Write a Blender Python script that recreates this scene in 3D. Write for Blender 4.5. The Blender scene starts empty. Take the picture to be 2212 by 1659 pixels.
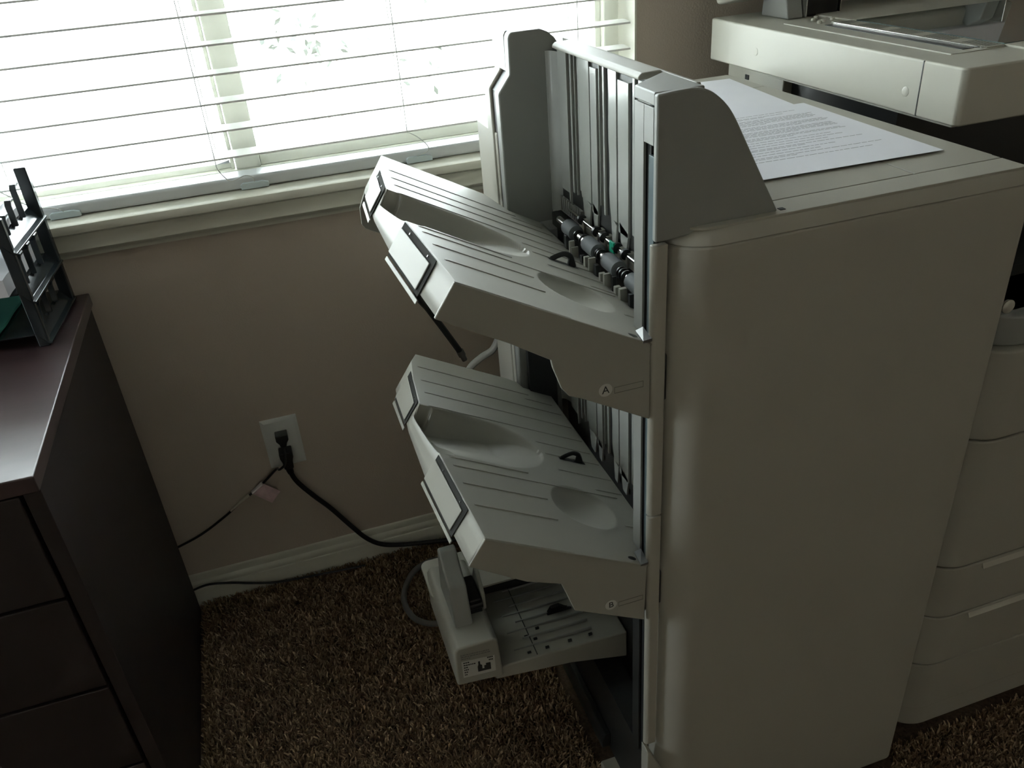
import bpy, bmesh, math, random
import numpy as np
from mathutils import Vector, Matrix
random.seed(7)
rng = np.random.default_rng(7)
S = bpy.context.scene
COL = S.collection
PI = math.pi

# ------------------------------------------------------------------ camera
cam = bpy.data.cameras.new('camera'); cam.lens = 29.18; cam.sensor_width = 36; cam.sensor_fit = 'HORIZONTAL'
cam.clip_start = 0.02; cam.clip_end = 200
co = bpy.data.objects.new('camera', cam); COL.objects.link(co)
co.matrix_world = Matrix(((0.94870, 0.21605, -0.23083, 0.0), (-0.30798, 0.46649, -0.82918, 0.0), (-0.07147, 0.85774, 0.50910, 1.30), (0, 0, 0, 1)))
S.camera = co

# ------------------------------------------------------------------ world, exposure, lights
w = bpy.data.worlds.new('world'); S.world = w; w.use_nodes = True
nt = w.node_tree; nt.nodes.clear()
bg = nt.nodes.new('ShaderNodeBackground'); wo = nt.nodes.new('ShaderNodeOutputWorld')
bg.inputs['Strength'].default_value = 5.0
wtc = nt.nodes.new('ShaderNodeTexCoord'); wsp = nt.nodes.new('ShaderNodeSeparateXYZ'); wrp = nt.nodes.new('ShaderNodeValToRGB')
wrp.color_ramp.elements[0].position = 0.0; wrp.color_ramp.elements[0].color = (.80, .84, .86, 1)
wrp.color_ramp.elements[1].position = .7; wrp.color_ramp.elements[1].color = (1.5, 1.6, 1.7, 1)
nt.links.new(wtc.outputs['Generated'], wsp.inputs[0]); nt.links.new(wsp.outputs['Z'], wrp.inputs[0]); nt.links.new(wrp.outputs[0], bg.inputs['Color'])
nt.links.new(bg.outputs[0], wo.inputs[0])
S.view_settings.view_transform = 'Standard'; S.view_settings.look = 'None'
S.view_settings.gamma = 1; S.view_settings.use_curve_mapping = False
S.view_settings.exposure = 2.0
# portal that only guides the daylight sampling through the window opening
pl = bpy.data.lights.new('window_portal', 'AREA'); pl.shape = 'RECTANGLE'; pl.size = 2.62; pl.size_y = 1.22
try: pl.cycles.is_portal = True
except Exception: pass
po = bpy.data.objects.new('window_portal', pl); COL.objects.link(po)
po.location = (-0.60, 1.66, 1.50); po.rotation_euler = (-PI/2, 0, 0)
pl2 = bpy.data.lights.new('side_window_portal', 'AREA'); pl2.shape = 'RECTANGLE'; pl2.size = .56; pl2.size_y = 1.1
try: pl2.cycles.is_portal = True
except Exception: pass
po2 = bpy.data.objects.new('side_window_portal', pl2); COL.objects.link(po2)
po2.location = (-2.47, 1.17, 1.45); po2.rotation_euler = (PI/2, 0, -PI/2)
# soft warm fill light, added behind the camera to lift the dark faces
al = bpy.data.lights.new('fill_light', 'AREA'); al.shape = 'DISK'; al.size = 1.0; al.energy = .30; al.color = (1.0, .94, .86)
ao = bpy.data.objects.new('fill_light', al); COL.objects.link(ao); ao.location = (1.6, -.9, 2.38); ao.rotation_euler = (math.radians(25), 0, 0)

# ------------------------------------------------------------------ materials
def lin(c):
    return tuple(((v/255)/12.92 if v/255 <= .04045 else ((v/255+.055)/1.055)**2.4) for v in c)
def mat(name, rgb, rough=.5, metal=0, spec=.5, bump=0, bscale=400, var=0, vscale=6, coat=0, trans=0):
    m = bpy.data.materials.new(name); m.use_nodes = True; n = m.node_tree; b = n.nodes['Principled BSDF']
    c = lin(rgb); b.inputs['Base Color'].default_value = (*c, 1); b.inputs['Roughness'].default_value = rough
    b.inputs['Metallic'].default_value = metal; b.inputs['Specular IOR Level'].default_value = spec
    b.inputs['Coat Weight'].default_value = coat
    if trans: b.inputs['Transmission Weight'].default_value = trans
    tc = n.nodes.new('ShaderNodeTexCoord')
    if var:
        t = n.nodes.new('ShaderNodeTexNoise'); t.inputs['Scale'].default_value = vscale; t.inputs['Detail'].default_value = 5
        n.links.new(tc.outputs['Object'], t.inputs['Vector'])
        r = n.nodes.new('ShaderNodeValToRGB'); r.color_ramp.elements[0].position = .3; r.color_ramp.elements[1].position = .7
        r.color_ramp.elements[0].color = (*[v*(1-var) for v in c], 1); r.color_ramp.elements[1].color = (*[min(1, v*(1+var)) for v in c], 1)
        n.links.new(t.outputs['Fac'], r.inputs[0]); n.links.new(r.outputs[0], b.inputs['Base Color'])
    if bump:
        t = n.nodes.new('ShaderNodeTexNoise'); t.inputs['Scale'].default_value = bscale; t.inputs['Detail'].default_value = 2
        n.links.new(tc.outputs['Object'], t.inputs['Vector'])
        bp = n.nodes.new('ShaderNodeBump'); bp.inputs['Strength'].default_value = bump; bp.inputs['Distance'].default_value = .002
        n.links.new(t.outputs['Fac'], bp.inputs['Height']); n.links.new(bp.outputs[0], b.inputs['Normal'])
    return m
WALL = mat('taupe_wall_paint', (190, 177, 163), .85, bump=.35, bscale=260)
CEIL = mat('ceiling_paint', (205, 202, 195), .9, bump=.3, bscale=150)
TRIM = mat('cream_trim_paint', (206, 204, 190), .45, var=.03, bump=.1, bscale=60)
VINYL = mat('window_vinyl', (224, 224, 212), .4, var=.02)
SLAT = mat('blind_white', (238, 238, 234), .42, var=.01)
BODY = mat('light_warm_grey_plastic', (162, 159, 148), .46, bump=.06, bscale=1500, var=.015)
SCAN = mat('pale_grey_plastic', (186, 184, 172), .42, bump=.06, bscale=1500, var=.02)
TRAY = mat('mid_grey_plastic', (152, 150, 141), .50, bump=.05, bscale=1500, var=.02)
HOOD = mat('mid_grey_hood_plastic', (138, 139, 135), .42, bump=.05, bscale=1500, var=.02)
PANEL = mat('glossy_grey_plastic', (158, 160, 156), .18, var=.02)
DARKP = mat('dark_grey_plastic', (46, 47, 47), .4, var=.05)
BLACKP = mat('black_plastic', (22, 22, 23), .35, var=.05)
MATTE = mat('matte_dark_recess', (62, 62, 60), .95, spec=.05, var=.05)
BLUEP = mat('slate_blue_strip', (78, 94, 99), .35, var=.03)
CHROME = mat('polished_steel', (205, 203, 198), .14, metal=1, var=.02)
RUBBER = mat('grey_rubber', (92, 96, 98), .7, var=.04)
TEAL = mat('teal_plastic', (22, 150, 120), .4, var=.03)
PAPER = mat('white_paper', (226, 226, 232), .8, var=.015, vscale=12)
INK = mat('printed_grey_ink', (150, 150, 154), .8, var=.1, vscale=90)
WHITEI = mat('white_print', (190, 190, 184), .6, var=.03)
DKINK = mat('dark_print', (34, 34, 34), .6, var=.05)
WOOD = bpy.data.materials.new('cherry_wood'); WOOD.use_nodes = True
n = WOOD.node_tree; b = n.nodes['Principled BSDF']; b.inputs['Roughness'].default_value = .42; b.inputs['Coat Weight'].default_value = .6; b.inputs['Coat Roughness'].default_value = .28
tc = n.nodes.new('ShaderNodeTexCoord'); mp = n.nodes.new('ShaderNodeMapping'); mp.inputs['Scale'].default_value = (3, 24, 24)
ns = n.nodes.new('ShaderNodeTexNoise'); ns.inputs['Scale'].default_value = 3; ns.inputs['Detail'].default_value = 8
rp = n.nodes.new('ShaderNodeValToRGB'); rp.color_ramp.elements[0].color = (*lin((48, 36, 38)), 1); rp.color_ramp.elements[1].color = (*lin((72, 52, 54)), 1)
n.links.new(tc.outputs['Object'], mp.inputs[0]); n.links.new(mp.outputs[0], ns.inputs[0]); n.links.new(ns.outputs['Fac'], rp.inputs[0]); n.links.new(rp.outputs[0], b.inputs['Base Color'])
DKWOOD = mat('dark_stained_wood', (46, 38, 38), .5, var=.12, vscale=9)
SMOKE = mat('black_sorter_plastic', (44, 50, 54), .22, var=.05)
TEALF = mat('teal_folder_card', (90, 178, 166), .6, var=.03)
CORD = mat('black_cord_rubber', (24, 24, 27), .5, var=.05)
GCORD = mat('grey_cord_rubber', (88, 86, 82), .5, var=.05)
WCORD = mat('pale_grey_sleeve', (150, 148, 142), .5, var=.05)
PLATE = mat('outlet_plate_white', (214, 216, 212), .35, var=.01)
TAG = bpy.data.materials.new('tag_paper'); TAG = mat('pink_white_tag', (214, 184, 186), .7, var=.12, vscale=60)
STRING = mat('blind_cord_white', (196, 196, 190), .7, var=.03)
METAL = mat('dull_metal', (150, 150, 150), .35, metal=1, var=.05)
GROUND = mat('pale_concrete', (214, 212, 206), .9, var=.04, vscale=3)
FENCE = mat('pale_stucco', (222, 222, 220), .9, var=.03)
LEAF = mat('leaf_green', (38, 44, 36), .6, var=.2, vscale=20)
BARK = mat('bark', (120, 110, 100), .9, var=.2, vscale=20)
GLASS = bpy.data.materials.new('clear_glass'); GLASS.use_nodes = True
n = GLASS.node_tree; n.nodes.clear()
o_ = n.nodes.new('ShaderNodeOutputMaterial'); mx = n.nodes.new('ShaderNodeMixShader'); tr = n.nodes.new('ShaderNodeBsdfTransparent')
gl = n.nodes.new('ShaderNodeBsdfGlossy'); gl.inputs['Roughness'].default_value = .01; fr = n.nodes.new('ShaderNodeFresnel'); fr.inputs['IOR'].default_value = 1.5
tr.inputs['Color'].default_value = (.93, .96, .95, 1)
n.links.new(fr.outputs[0], mx.inputs[0]); n.links.new(tr.outputs[0], mx.inputs[1]); n.links.new(gl.outputs[0], mx.inputs[2]); n.links.new(mx.outputs[0], o_.inputs[0])
BRUSH = mat('platen_bay_grey', (70, 78, 78), .5, var=.1)

# ------------------------------------------------------------------ helpers
def tag(o, label=None, cat=None, group=None, kind=None):
    if label: o['label'] = label
    if cat: o['category'] = cat
    if group: o['group'] = group
    if kind: o['kind'] = kind
    return o
def thing(name, loc, label, cat, group=None):
    o = bpy.data.objects.new(name, None); o.empty_display_size = .05; COL.objects.link(o); o.location = loc
    return tag(o, label, cat, group)
def wloc(o):
    v = Vector((0, 0, 0))
    while o is not None: v += Vector(o.location); o = o.parent
    return v
class MB:
    def __init__(s): s.v = []; s.f = []
    def add(s, vs, fs):
        k = len(s.v); s.v += [tuple(p) for p in vs]; s.f += [tuple(i+k for i in f) for f in fs]; return s
    def prism(s, poly, axis, a, b):
        n_ = len(poly); mk = {'x': lambda p, t: (t, p[0], p[1]), 'y': lambda p, t: (p[0], t, p[1]), 'z': lambda p, t: (p[0], p[1], t)}[axis]
        vs = [mk(p, a) for p in poly]+[mk(p, b) for p in poly]
        fs = [tuple(range(n_)), tuple(range(2*n_-1, n_-1, -1))]+[(i, (i+1) % n_, n_+(i+1) % n_, n_+i) for i in range(n_)]
        return s.add(vs, fs)
    def box(s, x0, x1, y0, y1, z0, z1):
        return s.prism([(x0, y0), (x1, y0), (x1, y1), (x0, y1)], 'z', z0, z1)
    def tube(s, pts, r, seg=10, closed=False, flat=None):
        pts = [Vector(p) for p in pts]; rings = []; up = Vector((0, 0, 1)); prev = None
        rr = r if isinstance(r, (list, tuple)) else [r]*len(pts)
        for i, p in enumerate(pts):
            t = (pts[min(i+1, len(pts)-1)]-pts[max(i-1, 0)]).normalized()
            if prev is None:
                a = t.cross(up if abs(t.z) < .9 else Vector((1, 0, 0))).normalized()
            else:
                a = (prev-t*prev.dot(t)).normalized()
            prev = a; c = t.cross(a)
            k = flat or 1
            rings.append([p+(a*math.cos(q*2*PI/seg)+c*math.sin(q*2*PI/seg)*k)*rr[i] for q in range(seg)])
        vs = [v for R_ in rings for v in R_]; fs = []
        for i in range(len(rings)-1):
            for q in range(seg):
                fs.append((i*seg+q, i*seg+(q+1) % seg, (i+1)*seg+(q+1) % seg, (i+1)*seg+q))
        fs.append(tuple(range(seg-1, -1, -1))); fs.append(tuple((len(rings)-1)*seg+q for q in range(seg)))
        return s.add(vs, fs)
    def lathe(s, p, axis, prof, seg=28):
        # prof: (distance along axis, radius)
        p = Vector(p); ax = Vector(axis).normalized(); a = ax.cross(Vector((0, 0, 1)) if abs(ax.z) < .9 else Vector((1, 0, 0))).normalized(); c = ax.cross(a)
        vs = []; fs = []
        for t, r in prof:
            vs += [p+ax*t+(a*math.cos(q*2*PI/seg)+c*math.sin(q*2*PI/seg))*r for q in range(seg)]
        for i in range(len(prof)-1):
            for q in range(seg): fs.append((i*seg+q, i*seg+(q+1) % seg, (i+1)*seg+(q+1) % seg, (i+1)*seg+q))
        fs.append(tuple(range(seg-1, -1, -1))); fs.append(tuple((len(prof)-1)*seg+q for q in range(seg)))
        return s.add(vs, fs)
    def build(s, name, m, parent=None, bevel=0, seg=3, smooth=True, recalc=True, ang=35, loc=None):
        off = wloc(parent) if parent is not None else Vector(loc or (0, 0, 0))
        me = bpy.data.meshes.new(name); me.from_pydata([tuple(Vector(p)-off) for p in s.v], [], s.f)
        if recalc:
            bm = bmesh.new(); bm.from_mesh(me); bmesh.ops.recalc_face_normals(bm, faces=bm.faces); bm.to_mesh(me); bm.free()
        me.materials.append(m)
        o = bpy.data.objects.new(name, me); COL.objects.link(o)
        if parent is not None: o.parent = parent
        elif loc: o.location = loc
        if bevel:
            md = o.modifiers.new('bevel', 'BEVEL'); md.width = bevel; md.segments = seg; md.limit_method = 'ANGLE'; md.angle_limit = math.radians(ang); md.harden_normals = True
            me.polygons.foreach_set('use_smooth', [True]*len(me.polygons))
        elif smooth:
            me.polygons.foreach_set('use_smooth', [True]*len(me.polygons))
            bm = bmesh.new(); bm.from_mesh(me)
            for e in bm.edges:
                if len(e.link_faces) == 2 and e.calc_face_angle(0) > math.radians(ang): e.smooth = False
            bm.to_mesh(me); bm.free()
        return o
def struct(name, mb, m, bevel=0, parent=None, **k):
    o = mb.build(name, m, parent, bevel=bevel, **k); o['kind'] = 'structure'; return o
def spline(pts, n_=10):
    P = [Vector(p) for p in pts]; P = [P[0]*2-P[1]]+P+[P[-1]*2-P[-2]]; out = []
    for i in range(1, len(P)-2):
        for k in range(n_):
            t = k/n_; a, b_, c, d = P[i-1:i+3]
            out.append(.5*((2*b_)+(c-a)*t+(2*a-5*b_+4*c-d)*t*t+(3*b_-a-3*c+d)*t**3))
    out.append(P[-2]); return out
def rrect(x0, x1, y0, y1, rs, n_=8):
    """rounded rectangle outline; rs radii for corners (x0y0, x1y0, x1y1, x0y1)"""
    out = []
    for (cx, cy, sx, sy, a0), r in zip(((x0, y0, 1, 1, PI), (x1, y0, -1, 1, 1.5*PI), (x1, y1, -1, -1, 0), (x0, y1, 1, -1, .5*PI)), rs):
        if r <= 0: out.append((cx, cy)); continue
        for k in range(n_+1):
            a = a0+k/n_*PI/2; out.append((cx+sx*r+r*math.cos(a), cy+sy*r+r*math.sin(a)))
    return out
def text_mesh(body, size, M4, name, m, parent, extrude=.0001):
    cu = bpy.data.curves.new(name, 'FONT'); cu.body = body; cu.size = size; cu.align_x = 'CENTER'; cu.align_y = 'CENTER'; cu.extrude = extrude
    t = bpy.data.objects.new(name+'_tmp', cu); COL.objects.link(t); bpy.context.view_layer.update()
    dg = bpy.context.evaluated_depsgraph_get(); me = bpy.data.meshes.new_from_object(t.evaluated_get(dg)); bpy.data.objects.remove(t); bpy.data.curves.remove(cu)
    off = wloc(parent); me.transform(Matrix.Translation(-off) @ M4); me.materials.clear(); me.materials.append(m); me.name = name
    o = bpy.data.objects.new(name, me); COL.objects.link(o); o.parent = parent; return o

# ------------------------------------------------------------------ the room
YW = 1.511
RX0, RX1, RY0, RZ = -2.35, 2.5, -2.4, 2.44
WX0, WX1, WZ0, WZ1 = -1.92, .716, .884, 2.06
struct('floor', MB().box(RX0, RX1, RY0, YW, -.05, 0), mat('carpet_backing', (92, 76, 60), .95, bump=.8, bscale=300, var=.35, vscale=160), smooth=False)
struct('ceiling', MB().box(RX0, RX1, RY0, YW, RZ, RZ+.1), CEIL, smooth=False)
wb = MB()
wb.box(RX0, WX0, YW, YW+.14, 0, RZ).box(WX1, RX1, YW, YW+.14, 0, RZ).box(WX0, WX1, YW, YW+.14, 0, WZ0-.022).box(WX0, WX1, YW, YW+.14, WZ1, RZ)
struct('wall_back', wb, WALL, smooth=False)
LY0, LY1, LZ0, LZ1 = .89, 1.45, .90, 2.0
struct('wall_left', MB().box(RX0-.1, RX0, RY0, LY0, 0, RZ).box(RX0-.1, RX0, LY1, YW+.14, 0, RZ).box(RX0-.1, RX0, LY0, LY1, 0, LZ0).box(RX0-.1, RX0, LY0, LY1, LZ1, RZ), WALL, smooth=False)
w2 = bpy.data.objects.new('window_2', None); COL.objects.link(w2); w2.location = (RX0-.06, 1.17, LZ0); w2['kind'] = 'structure'
MB().box(RX0-.09, RX0-.03, LY0, LY0+.03, LZ0, LZ1).box(RX0-.09, RX0-.03, LY1-.03, LY1, LZ0, LZ1).box(RX0-.09, RX0-.03, LY0+.03, LY1-.03, LZ0, LZ0+.03).box(RX0-.09, RX0-.03, LY0+.03, LY1-.03, LZ1-.03, LZ1).build('window_frame', VINYL, w2, bevel=.002)
MB().box(RX0-.065, RX0-.061, LY0+.03, LY1-.03, LZ0+.03, LZ1-.03).build('pane', GLASS, w2, smooth=False)
struct('wall_right', MB().box(RX1, RX1+.1, RY0, YW+.14, 0, RZ), WALL, smooth=False)
struct('wall_front', MB().box(RX0, RX1, RY0-.1, RY0, 0, RZ), WALL, smooth=False)
bbp = [(YW, 0), (YW-.015, 0), (YW-.015, .046), (YW-.0142, .0485), (YW-.0112, .0495), (YW-.0112, .052), (YW-.0122, .056), (YW-.0108, .061), (YW-.0065, .065), (YW-.0058, .069), (YW-.0062, .074), (YW-.0045, .079), (YW-.002, .0805), (YW, .0805)]
struct('baseboard_back', MB().prism(bbp, 'x', RX0, RX1), TRIM)
for nm, x0, x1 in (('baseboard_left', RX0, RX0+.014), ('baseboard_right', RX1-.014, RX1)):
    struct(nm, MB().box(x0, x1, RY0, YW-.015, 0, .08), TRIM, bevel=.004)
struct('baseboard_front', MB().box(RX0+.015, RX1-.015, RY0, RY0+.014, 0, .08), TRIM, bevel=.004)
# sill board and apron moulding
sp = [(YW+.10, .884), (1.474, .884), (1.469, .882), (1.466, .876), (1.467, .869), (1.472, .865), (1.484, .864), (1.490, .860), (1.489, .851), (1.486, .845), (1.482, .841), (1.481, .836), (1.485, .831), (1.493, .828), (1.497, .824), (1.498, .819), (YW, .818), (YW, .8615), (YW+.10, .8615)]
sm = MB().prism(sp, 'x', WX0-.05, WX1+.05)
sill = struct('trim_1', sm, TRIM)
struct('trim_2', MB().box(WX1-.004, WX1, YW-.001, 1.585, .885, WZ1), TRIM)
struct('trim_3', MB().box(WX0, WX0+.004, YW-.001, 1.585, .885, WZ1), TRIM)
struct('trim_4', MB().box(WX0+.004, WX1-.004, YW-.001, 1.585, WZ1-.004, WZ1), TRIM)
# window frame
win = bpy.data.objects.new('window_1', None); COL.objects.link(win); win.location = (-.018, 1.61, .884); win['kind'] = 'structure'
FY0, FY1 = 1.585, 1.64
fm = MB()
fm.box(WX0, WX0+.032, FY0, FY1, .884, WZ1).box(WX1-.034, WX1, FY0, FY1, .884, WZ1).box(WX0+.032, WX1-.034, FY0, FY1, .884, .902).box(WX0+.032, WX1-.034, FY0, FY1, WZ1-.03, WZ1)
fm.build('window_frame', VINYL, win, bevel=.003)
fm = MB(); fm.box(WX1-.046, WX1-.034, FY0+.014, FY1, .902, WZ1-.03); fm.build('jamb_step', VINYL, win, bevel=.002)
fm = MB(); fm.box(-.042, .0015, FY0, FY1, .902, WZ1-.03); fm.build('mullion', VINYL, win, bevel=.002); fm = MB(); fm.box(-.83, -.79, FY0, FY1, .902, WZ1-.03); fm.build('mullion', VINYL, win, bevel=.002); fm = MB(); fm.box(-.0505, -.0445, FY0+.01, FY1, .902, WZ1-.03); fm.build('mullion_edge', VINYL, win, bevel=.001)
sr = MB(); sr.box(.0015, WX1-.046, FY0+.008, FY1, .902, .925).box(.0015, WX1-.046, FY0+.008, FY1, WZ1-.06, WZ1-.03); sr.build('sash_rail', VINYL, win, bevel=.002)
sr = MB(); sr.box(WX0+.032, -.0505, FY0+.02, FY1, .902, .912); sr.build('sash_rail', VINYL, win, bevel=.001)
MB().box(.0015, WX1-.046, 1.622, 1.626, .925, WZ1-.06).build('pane', GLASS, win, smooth=False)
MB().box(WX0+.032, -.0505, 1.622, 1.626, .912, WZ1-.03).build('pane', GLASS, win, smooth=False)
# dark screen latch at the foot of the mullion
MB().prism([(-.078, .9125), (-.052, .9125), (-.052, .918)], 'y', 1.60, 1.612).build('latch', METAL, win)

# outdoors: ground, pale wall, shrubs (blown out by daylight)
MB().box(-25, 25, -20, 60, -.62, -.6).build('ground', GROUND, smooth=False)['kind'] = 'structure'
g = MB().box(-9, 9, 7.0, 7.2, -.6, 1.35); go = g.build('garden_wall', FENCE, smooth=False); go['kind'] = 'structure'
def shrub(loc, n_, sx, sz, label):
    t = thing('shrub', loc, label, 'shrub'); f = MB(); r = random.Random(int(loc[0]*100))
    for i in range(n_):
        c = Vector(loc)+Vector((r.gauss(0, sx), r.gauss(0, .10), sz+r.gauss(0, .06)))
        a = Vector((r.uniform(-1, 1), r.uniform(-1, 1), r.uniform(-1, 1))).normalized()*.020; b_ = a.cross(Vector((r.random(), r.random(), r.random()))).normalized()*.009
        f.add([c-a, c+b_, c+a, c-b_], [(0, 1, 2, 3)])
    f.build('foliage', LEAF, t, recalc=False); st = MB()
    for k in range(4): st.tube([Vector(loc), Vector(loc)+Vector((r.gauss(0, sx*.7), r.gauss(0, .06), sz))], [.012, .004], 6)
    st.build('stem', BARK, t)
shrub((.20, 2.85, -.6), 60, .10, 1.52, 'sparse shrub with dark leaves outside, seen beside the window mullion')
shrub((.64, 3.1, -.6), 14, .05, 1.44, 'small twiggy shrub outside, farther right behind the blinds')
pt = MB(); pt.box(.83, .88, 3.6, 3.65, -.6, .95)
tag(pt.build('garden_post', mat('painted_post', (176, 196, 198), .6, var=.05), bevel=.004), 'slim bluish garden post outside, seen between the blind slats', 'post')

# ------------------------------------------------------------------ window blind
bl = thing('window_blind', (-.018, 1.54, .884), 'white horizontal blind with wide open slats, its bottom rail on the window sill', 'blind')
bx0, bx1 = -1.91, .7050
SZ = [.9415+.0451*k for k in range(24)]
for k, z in enumerate(SZ):
    sec = []
    for j in range(9):
        t = j/8; y = 1.514+.05*t; sec.append((y, z+.0022*math.sin(PI*t)+(.0008 if 0 else 0)))
    poly = [(y, q+.0015) for y, q in sec]+[(y, q-.0016) for y, q in reversed(sec)]
    MB().prism(poly, 'x', bx0, bx1).build('slat', SLAT, bl)
MB().prism(rrect(1.513, 1.564, .8855, .9065, (.004, .004, .006, .006), 4), 'x', bx0, bx1).build('bottom_rail', mat('blind_rail', (205, 208, 208), .4, var=.01), bl)
MB().box(bx0, bx1, 1.512, 1.568, 2.015, 2.058).build('head_rail', SLAT, bl, bevel=.003)
for lx in (-1.75, -1.41, -1.08, -.743, -.408, -.072, .2645, .600):
    c = MB()
    c.tube([(lx, 1.5125, .9435), (lx, 1.5125, 2.015)], .0009, 6); c.tube([(lx+.003, 1.5665, .9435), (lx+.003, 1.5665, 2.015)], .0009, 6)
    for z in SZ: c.tube([(lx, 1.5125, z-.002), (lx+.003, 1.5665, z-.002)], .0006, 5)
    c.build('ladder_cord', STRING, bl)
for lx, pts in ((-.072, [(-.072, 1.5125, .9415), (-.071, 1.5105, .926), (-.060, 1.508, .908), (-.050, 1.5085, .9035), (-.030, 1.508, .9095), (-.017, 1.508, .905), (-.016, 1.509, .895)]),
                (.2645, [(.2645, 1.5125, .9415), (.283, 1.5105, .929), (.297, 1.508, .914), (.298, 1.508, .904), (.288, 1.508, .8995), (.276, 1.509, .897)]),
                (-.408, [(-.408, 1.5125, .9415), (-.372, 1.509, .9125), (-.345, 1.507, .906), (-.330, 1.508, .900), (-.326, 1.509, .894)])):
    MB().tube(spline(pts, 8), .0009, 6).build('slack_cord', STRING, bl)
for cx in (-.018, .278, -.328):
    c = MB().prism([(cx-.022, .8855), (cx+.026, .8855), (cx+.026, .8935), (cx+.016, .8965), (cx-.018, .8965), (cx-.022, .8935)], 'y', 1.506, 1.5135)
    c.build('cord_clip', mat('frosted_clip', (196, 208, 210), .3, var=.01), bl, bevel=.001)

# ------------------------------------------------------------------ carpet pile
def carpet():
    rects = [(-.75, 1.5, .25, 1.497)]
    sp_ = .0030
    for (x0, x1, y0, y1) in rects:
        gx, gy = np.meshgrid(np.arange(x0, x1, sp_), np.arange(y0, y1, sp_)); gx = gx.ravel(); gy = gy.ravel(); N = len(gx)
        gx = gx+rng.normal(0, .0014, N); gy = np.minimum(gy+rng.normal(0, .0014, N), y1)
        # leave out where the cabinet and the machine stand
        keep = ~(((gx < -.326) & (gy > .918)) | ((gx > .328) & (gx < .79) & (gy > .655) & (gy < 1.30)) | ((gx > .80) & (gy > .685)))
        gx = gx[keep]; gy = gy[keep]; N = len(gx)
        clump = np.sin(gx*95+3*np.sin(gy*70))*np.sin(gy*88+2.5*np.sin(gx*60))
        a = rng.uniform(0, 2*PI, N)*.8+(np.sin(gx*97+gy*31)+np.cos(gy*121+gx*43))*1.6
        h = rng.uniform(.008, .0145, N)+.0025*clump; lean = rng.uniform(.002, .009, N)
        dx = np.cos(a)*lean; dy = np.sin(a)*lean; wd = rng.uniform(.0010, .0017, N); b_ = rng.uniform(0, PI, N); wx = np.cos(b_)*wd; wy = np.sin(b_)*wd
        v = np.zeros((N, 6, 3))
        v[:, 0] = np.stack([gx-wx, gy-wy, 0*gx], 1); v[:, 1] = np.stack([gx+wx, gy+wy, 0*gx], 1)
        v[:, 2] = np.stack([gx+dx*.35+wx, gy+dy*.35+wy, h*.62], 1); v[:, 3] = np.stack([gx+dx*.35-wx, gy+dy*.35-wy, h*.62], 1)
        v[:, 4] = np.stack([gx+dx+wx*.7, gy+dy+wy*.7, h], 1); v[:, 5] = np.stack([gx+dx-wx*.7, gy+dy-wy*.7, h], 1)
        v[:, :, 1] = np.minimum(v[:, :, 1], YW-.015)
    me = bpy.data.meshes.new('carpet_pile'); me.vertices.add(N*6); me.vertices.foreach_set('co', v.ravel())
    me.loops.add(N*8); me.polygons.add(N*2)
    base = (np.arange(N)*6)[:, None]
    li = (base+np.array([0, 1, 2, 3, 3, 2, 4, 5])[None, :]).ravel()
    me.loops.foreach_set('vertex_index', li.astype(np.int32)); me.polygons.foreach_set('loop_start', (np.arange(N*2)*4).astype(np.int32))
    try: me.polygons.foreach_set('loop_total', np.full(N*2, 4, np.int32))
    except Exception: pass
    me.update(calc_edges=True); me.validate()
    m = bpy.data.materials.new('carpet_yarn'); m.use_nodes = True; n = m.node_tree; b = n.nodes['Principled BSDF']; b.inputs['Roughness'].default_value = .85; b.inputs['Specular IOR Level'].default_value = .15
    ge = n.nodes.new('ShaderNodeNewGeometry'); r = n.nodes.new('ShaderNodeValToRGB'); r.color_ramp.interpolation = 'LINEAR'
    e = r.color_ramp.elements; e[0].position = 0; e[0].color = (*lin((108, 88, 68)), 1); e[1].position = 1; e[1].color = (*lin((194, 170, 138)), 1)
    x = e.new(.35); x.color = (*lin((138, 114, 88)), 1); x = e.new(.7); x.color = (*lin((164, 139, 109)), 1)
    n.links.new(ge.outputs['Random Per Island'], r.inputs[0]); n.links.new(r.outputs[0], b.inputs['Base Color'])
    me.materials.append(m)
    o = bpy.data.objects.new('carpet_pile', me); COL.objects.link(o); tag(o, 'brown speckled shaggy carpet pile covering the floor', 'carpet', kind='stuff')
carpet()

# ------------------------------------------------------------------ cabinet (dark cherry credenza)
cab = thing('credenza', (-.9, 1.21, 0), 'dark cherry wood office credenza in the lower left, carrying the black paper sorter', 'cabinet')
CXR = -.328
MB().box(-1.5, CXR, .919, 1.486, .735, .758).build('top', WOOD, cab, bevel=.0022, seg=2)
MB().box(CXR-.024, CXR-.004, .934, 1.48, .0, .735).build('side_panel', DKWOOD, cab, bevel=.001)
MB().box(-1.49, -1.47, .934, 1.48, .0, .735).build('side_panel', DKWOOD, cab, bevel=.001)
MB().box(-1.47, CXR-.024, 1.46, 1.478, .06, .735).build('back_panel', DKWOOD, cab)
MB().box(-1.47, CXR-.024, .95, 1.46, .05, .07).build('bottom_panel', DKWOOD, cab)
MB().box(-1.47, CXR-.024, .97, .985, .0, .05).build('plinth', DKWOOD, cab)
for k, (z0, z1) in enumerate(((.565, .727), (.398, .560), (.231, .393), (.066, .226))):
    for x0, x1 in ((-.905, -.356), (-1.465, -.91)):
        d = MB().box(x0, x1, .930, .95, z0, z1).build('drawer', DKWOOD, cab, bevel=.002)
        zc = (z0+z1)/2+.03; xc = (x0+x1)/2
        MB().tube(spline([(xc-.06, .931, zc), (xc-.055, .912, zc-.004), (xc, .908, zc-.006), (xc+.055, .912, zc-.004), (xc+.06, .931, zc)], 5), .004, 8).build('drawer_pull', DARKP, d)

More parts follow.
